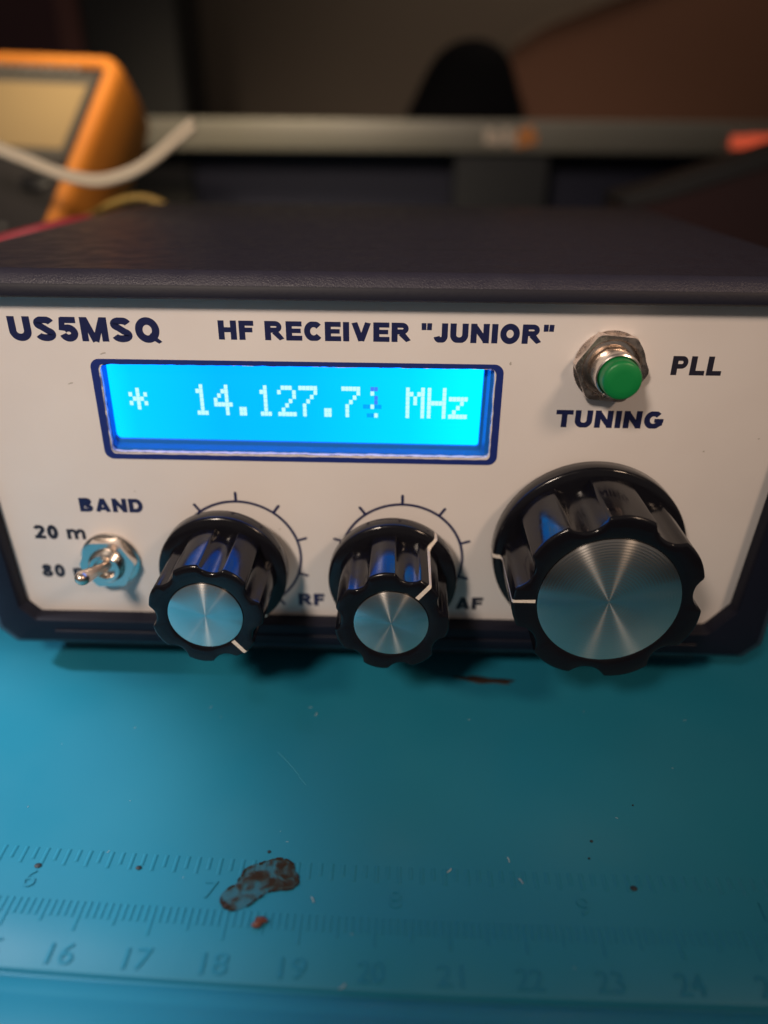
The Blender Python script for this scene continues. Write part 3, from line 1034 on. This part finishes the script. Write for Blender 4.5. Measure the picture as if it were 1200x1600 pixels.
obj("face_plate", mplate(-MW + 5.5, -5.0, -ML + 5, -5.0, -5, -1.6, 3), M['meter_face'], meter)
disp = obj("display_surround", mplate(-MW + 8, -7.6, -46.5, -9.5, -1.7, -1.0), M['meter_frame'], meter)
obj("display", mplate(-MW + 12, -9.2, -43.0, -14.5, -1.1, -0.6, 0.8), M['meter_lcd'], disp)
bm = bmesh.new()
for i in range(15):
    u = -MW + 14 + i * 4.0 + random.uniform(0, 0.8)
    ol = [(u, -7.9), (u + random.uniform(1.8, 3.2), -7.9), (u + 2.2, -6.2), (u + 0.3, -6.2)]
    loft(bm, [[tuple(mp(a_, b_, -1.7)) for a_, b_ in ol], [tuple(mp(a_, b_, -0.9)) for a_, b_ in ol]])
obj("face_print", bm, M['meter_print'], meter)
bm = bmesh.new()
for i in range(26):
    a = 2 * PI * i / 26
    for r_ in (29, 32.5):
        u, w_ = -MW / 2 + r_ * math.cos(a), -97 + r_ * math.sin(a)
        b2 = [(u + random.uniform(-1.1, -0.5), w_ - 0.7), (u + random.uniform(0.5, 1.1), w_ - 0.7), (u + 0.8, w_ + 0.7), (u - 0.8, w_ + 0.7)]
        loft(bm, [[tuple(mp(p, q, -1.7)) for p, q in b2], [tuple(mp(p, q, -1.3)) for p, q in b2]])
obj("range_print", bm, M['meter_print'], meter)
bm = bmesh.new()
loft(bm, [[tuple(mp(-MW / 2 + r_ * math.cos(2 * PI * k / 60), -97 + r_ * math.sin(2 * PI * k / 60), n_)) for k in range(60)] for r_, n_ in ((26, -1.7), (26, 1.5), (23, 4.5), (21, 5))])
obj("range_dial", bm, M['meter_knob'], meter, smooth=40)
bm = bmesh.new()
loft(bm, [[tuple(mp(-14 + 5.5 * f * math.cos(2 * PI * k / 40), -57.5 + 3.2 * f * math.sin(2 * PI * k / 40), n_)) for k in range(40)] for f, n_ in ((1, -1.7), (1, -0.3), (0.8, 0.2))])
obj("push_key", bm, M['meter_knob'], meter, smooth=40)
# tilt stand behind the meter, down to the desk
bm = bmesh.new()
q0, q1 = mp(-MW / 2, -30, -33), Vector((-75, 245, -59.2))
for du in (-22, 22):
    tube(bm, [q0 + U * du, (q0 + q1) / 2 + U * du, q1 + U * du], 3.0, 10, 4)
obj("tilt_stand", bm, M['orange'], meter, smooth=50)

# ------------------------------------------------------------------ loose wires
bm = bmesh.new()
wp = [(-92, 116, 44), (-78, 113, 37.5), (-67.4, 112, 32.7), (-60.8, 112, 30.2), (-54.1, 112, 27.5), (-47.2, 112, 25.5), (-40, 112, 25.0), (-31.5, 112, 27.2), (-24.7, 112, 30.9), (-17.9, 112, 35.8), (-12.7, 112.5, 39.5)]
tube(bm, [(x, y, z + 0.7) for x, y, z in wp], 0.92)
tube(bm, [(x + 0.4 * (i > 8), y - 0.5, z - 0.95 - 0.3 * (i > 7)) for i, (x, y, z) in enumerate(wp)], 0.92)
obj("twin_wire", bm, M['white_wire'], None, smooth=60, label="off-white two-strand wire curving in front of the orange multimeter", cat="wire")
bm = bmesh.new()
tube(bm, [(-84, 138, -30), (-72, 136, -2), (-59, 135, 10.4), (-52.2, 135, 14.3), (-45.6, 135, 17.3), (-39.3, 135, 18.7), (-34.3, 135, 18.4), (-29.6, 135, 16.2), (-26.8, 135, 13.0), (-22, 135, 4), (-16, 137, -20)], 0.95)
obj("yellow_wire", bm, M['yellow_wire'], None, smooth=60, label="thin dull yellow wire arching between multimeter and radio", cat="wire")
bm = bmesh.new()
tube(bm, [(-92, 84, 2), (-76, 86, 8), (-62.2, 88, 11.0), (-55.9, 89, 12.6), (-49.7, 91, 14.1), (-43.0, 96, 15.4), (-40, 104, 14.5), (-39, 120, 6), (-40, 140, -20)], 1.4)
obj("test_lead", bm, M['red_wire'], None, smooth=60, label="red test lead lying beside the radio's rear left edge", cat="wire")
bm = bmesh.new()
tube(bm, [(117.5, 66, 12), (119.2, 52, 15.2), (119.5, 42, 15.0), (119, 33, 17), (121, 27, 14.2), (126, 20, 12), (140, 12, 4)], 1.6)
obj("black_cable", bm, M['black_wire'], None, smooth=60, label="black cable along the radio's right top edge", cat="wire")

# ------------------------------------------------------------------ blurred background
shelf = thing("standin_shelf", (70, 370, -59), "shelf in place of a monitor, long grey front rail and dark gap underneath, behind the radio", "shelf")  # shelf built where a monitor's bezel and stand were read
bm = bmesh.new()
box(bm, -150, 420, 300, 304, 29, 43.6)
bevelled(bm, 1.2, 3)
obj("front_rail", bm, M['rail'], shelf, smooth=40)
bm = bmesh.new()
box(bm, -150, 420, 304.2, 436, 38, 42.5)
obj("shelf_board", bm, M['post'], shelf)
bm = bmesh.new()
box(bm, -150, 420, 326, 330, -59.2, 37.8)
obj("gap_shade_board", bm, M['back'], shelf)  # navy board put in where there is only a shaded gap
bm = bmesh.new()
box(bm, 70, 118.5, 305, 325.5, -59.2, 37.5)
bevelled(bm, 1.5, 2)
obj("post", bm, M['post'], shelf)
bm = bmesh.new()
for x0, x1, z0, z1 in ((84, 88.5, 33, 39.5), (89.5, 92, 32, 38), (93, 96.5, 33.5, 40), (97.3, 99.5, 32, 37.5)):
    box(bm, x0, x1, 298.6, 299.9, z0, z1)
obj("pale_sticker", bm, M['tag_white'], shelf)
bm = bmesh.new()
for x0, x1, z0, z1 in ((100.2, 103, 31.5, 40), (103.8, 107.5, 32.5, 41), (108.2, 109.6, 33, 38)):
    box(bm, x0, x1, 298.6, 299.9, z0, z1)
obj("orange_sticker", bm, M['tag_orange'], shelf)
bm = bmesh.new()
for x0, x1, z0, z1 in ((205, 212, 32, 37.5), (213, 219, 31.5, 38), (220, 236, 32, 38)):
    box(bm, x0, x1, 298.6, 299.9, z0, z1)
obj("red_light", bm, M['tag_red'], shelf)

# black rounded object on the shelf
bm = bmesh.new()
bmesh.ops.create_uvsphere(bm, u_segments=48, v_segments=24, radius=1)
for v in bm.verts:
    x, y, z = v.co
    z = max(z, -0.02)
    q = 1.0 - 0.12 * math.sin(min(max(z, 0), 1) * PI)
    v.co = (76 + x * 32 * q + z * 3.0, 335 + y * 22 * q, 43.9 + z * 37.0)
obj("rounded_black_shape", bm, M['dome'], None, smooth=60, label="black rounded dome-shaped object standing on the grey shelf", cat="dark_shape")

# brown board put in place of a reflection read in a dark screen
board = thing("reflection_board", (200, 380, 43), "large brown board with slanting upper edge standing in for a screen reflection behind the shelf", "board")


def slab(pts, y0, y1):
    return sheet([pts], y0, y1)


obj("board_face", slab([(104, 43.0), (104, 80), (121, 90), (176, 109.5), (420, 205), (420, 43.0)], 380, 386), M['board'], board)
obj("board_edge", slab([(104.2, 80.2), (104.2, 85.5), (121, 94.5), (176, 113.5), (420, 209), (420, 205.2), (176, 109.7), (121, 90.2)], 378, 386), M['board_rim'], board)

# black box and maroon folder at the far left
bm = bmesh.new()
box(bm, -118, -69, 322, 372, -59.2, 170)
bevelled(bm, 3, 3)
obj("black_box", bm, M['speaker'], None, smooth=40, label="tall matt black box standing behind the orange multimeter", cat="box")
fol = thing("maroon_folder", (-160, 345, -59), "dark maroon folder with browner edge standing at the upper left", "folder")
bm = bmesh.new()
box(bm, -240, -133, 330, 362, -59.2, 190)
obj("cover", bm, M['maroon'], fol)
bm = bmesh.new()
box(bm, -132.8, -119.5, 328, 362, -59.2, 190)
bevelled(bm, 2, 2)
obj("spine", bm, M['maroon_edge'], fol)

# dark slanted case behind the radio's right rear corner
case2 = thing("slanted_case", (190, 190, -59), "dark red-brown case with grey rim sloping up behind the radio's right rear corner", "case")
obj("cover", slab([(126, -59), (126, 13.6), (138, 16), (260, 55), (330, 72), (330, -59)], 182, 214), M['slab'], case2)
obj("rim", slab([(126, 13.8), (126, 17.2), (138, 20.2), (260, 59), (330, 76), (330, 72.2), (260, 55.2), (138, 16.2)], 180.5, 215), M['slab_rim'], case2)
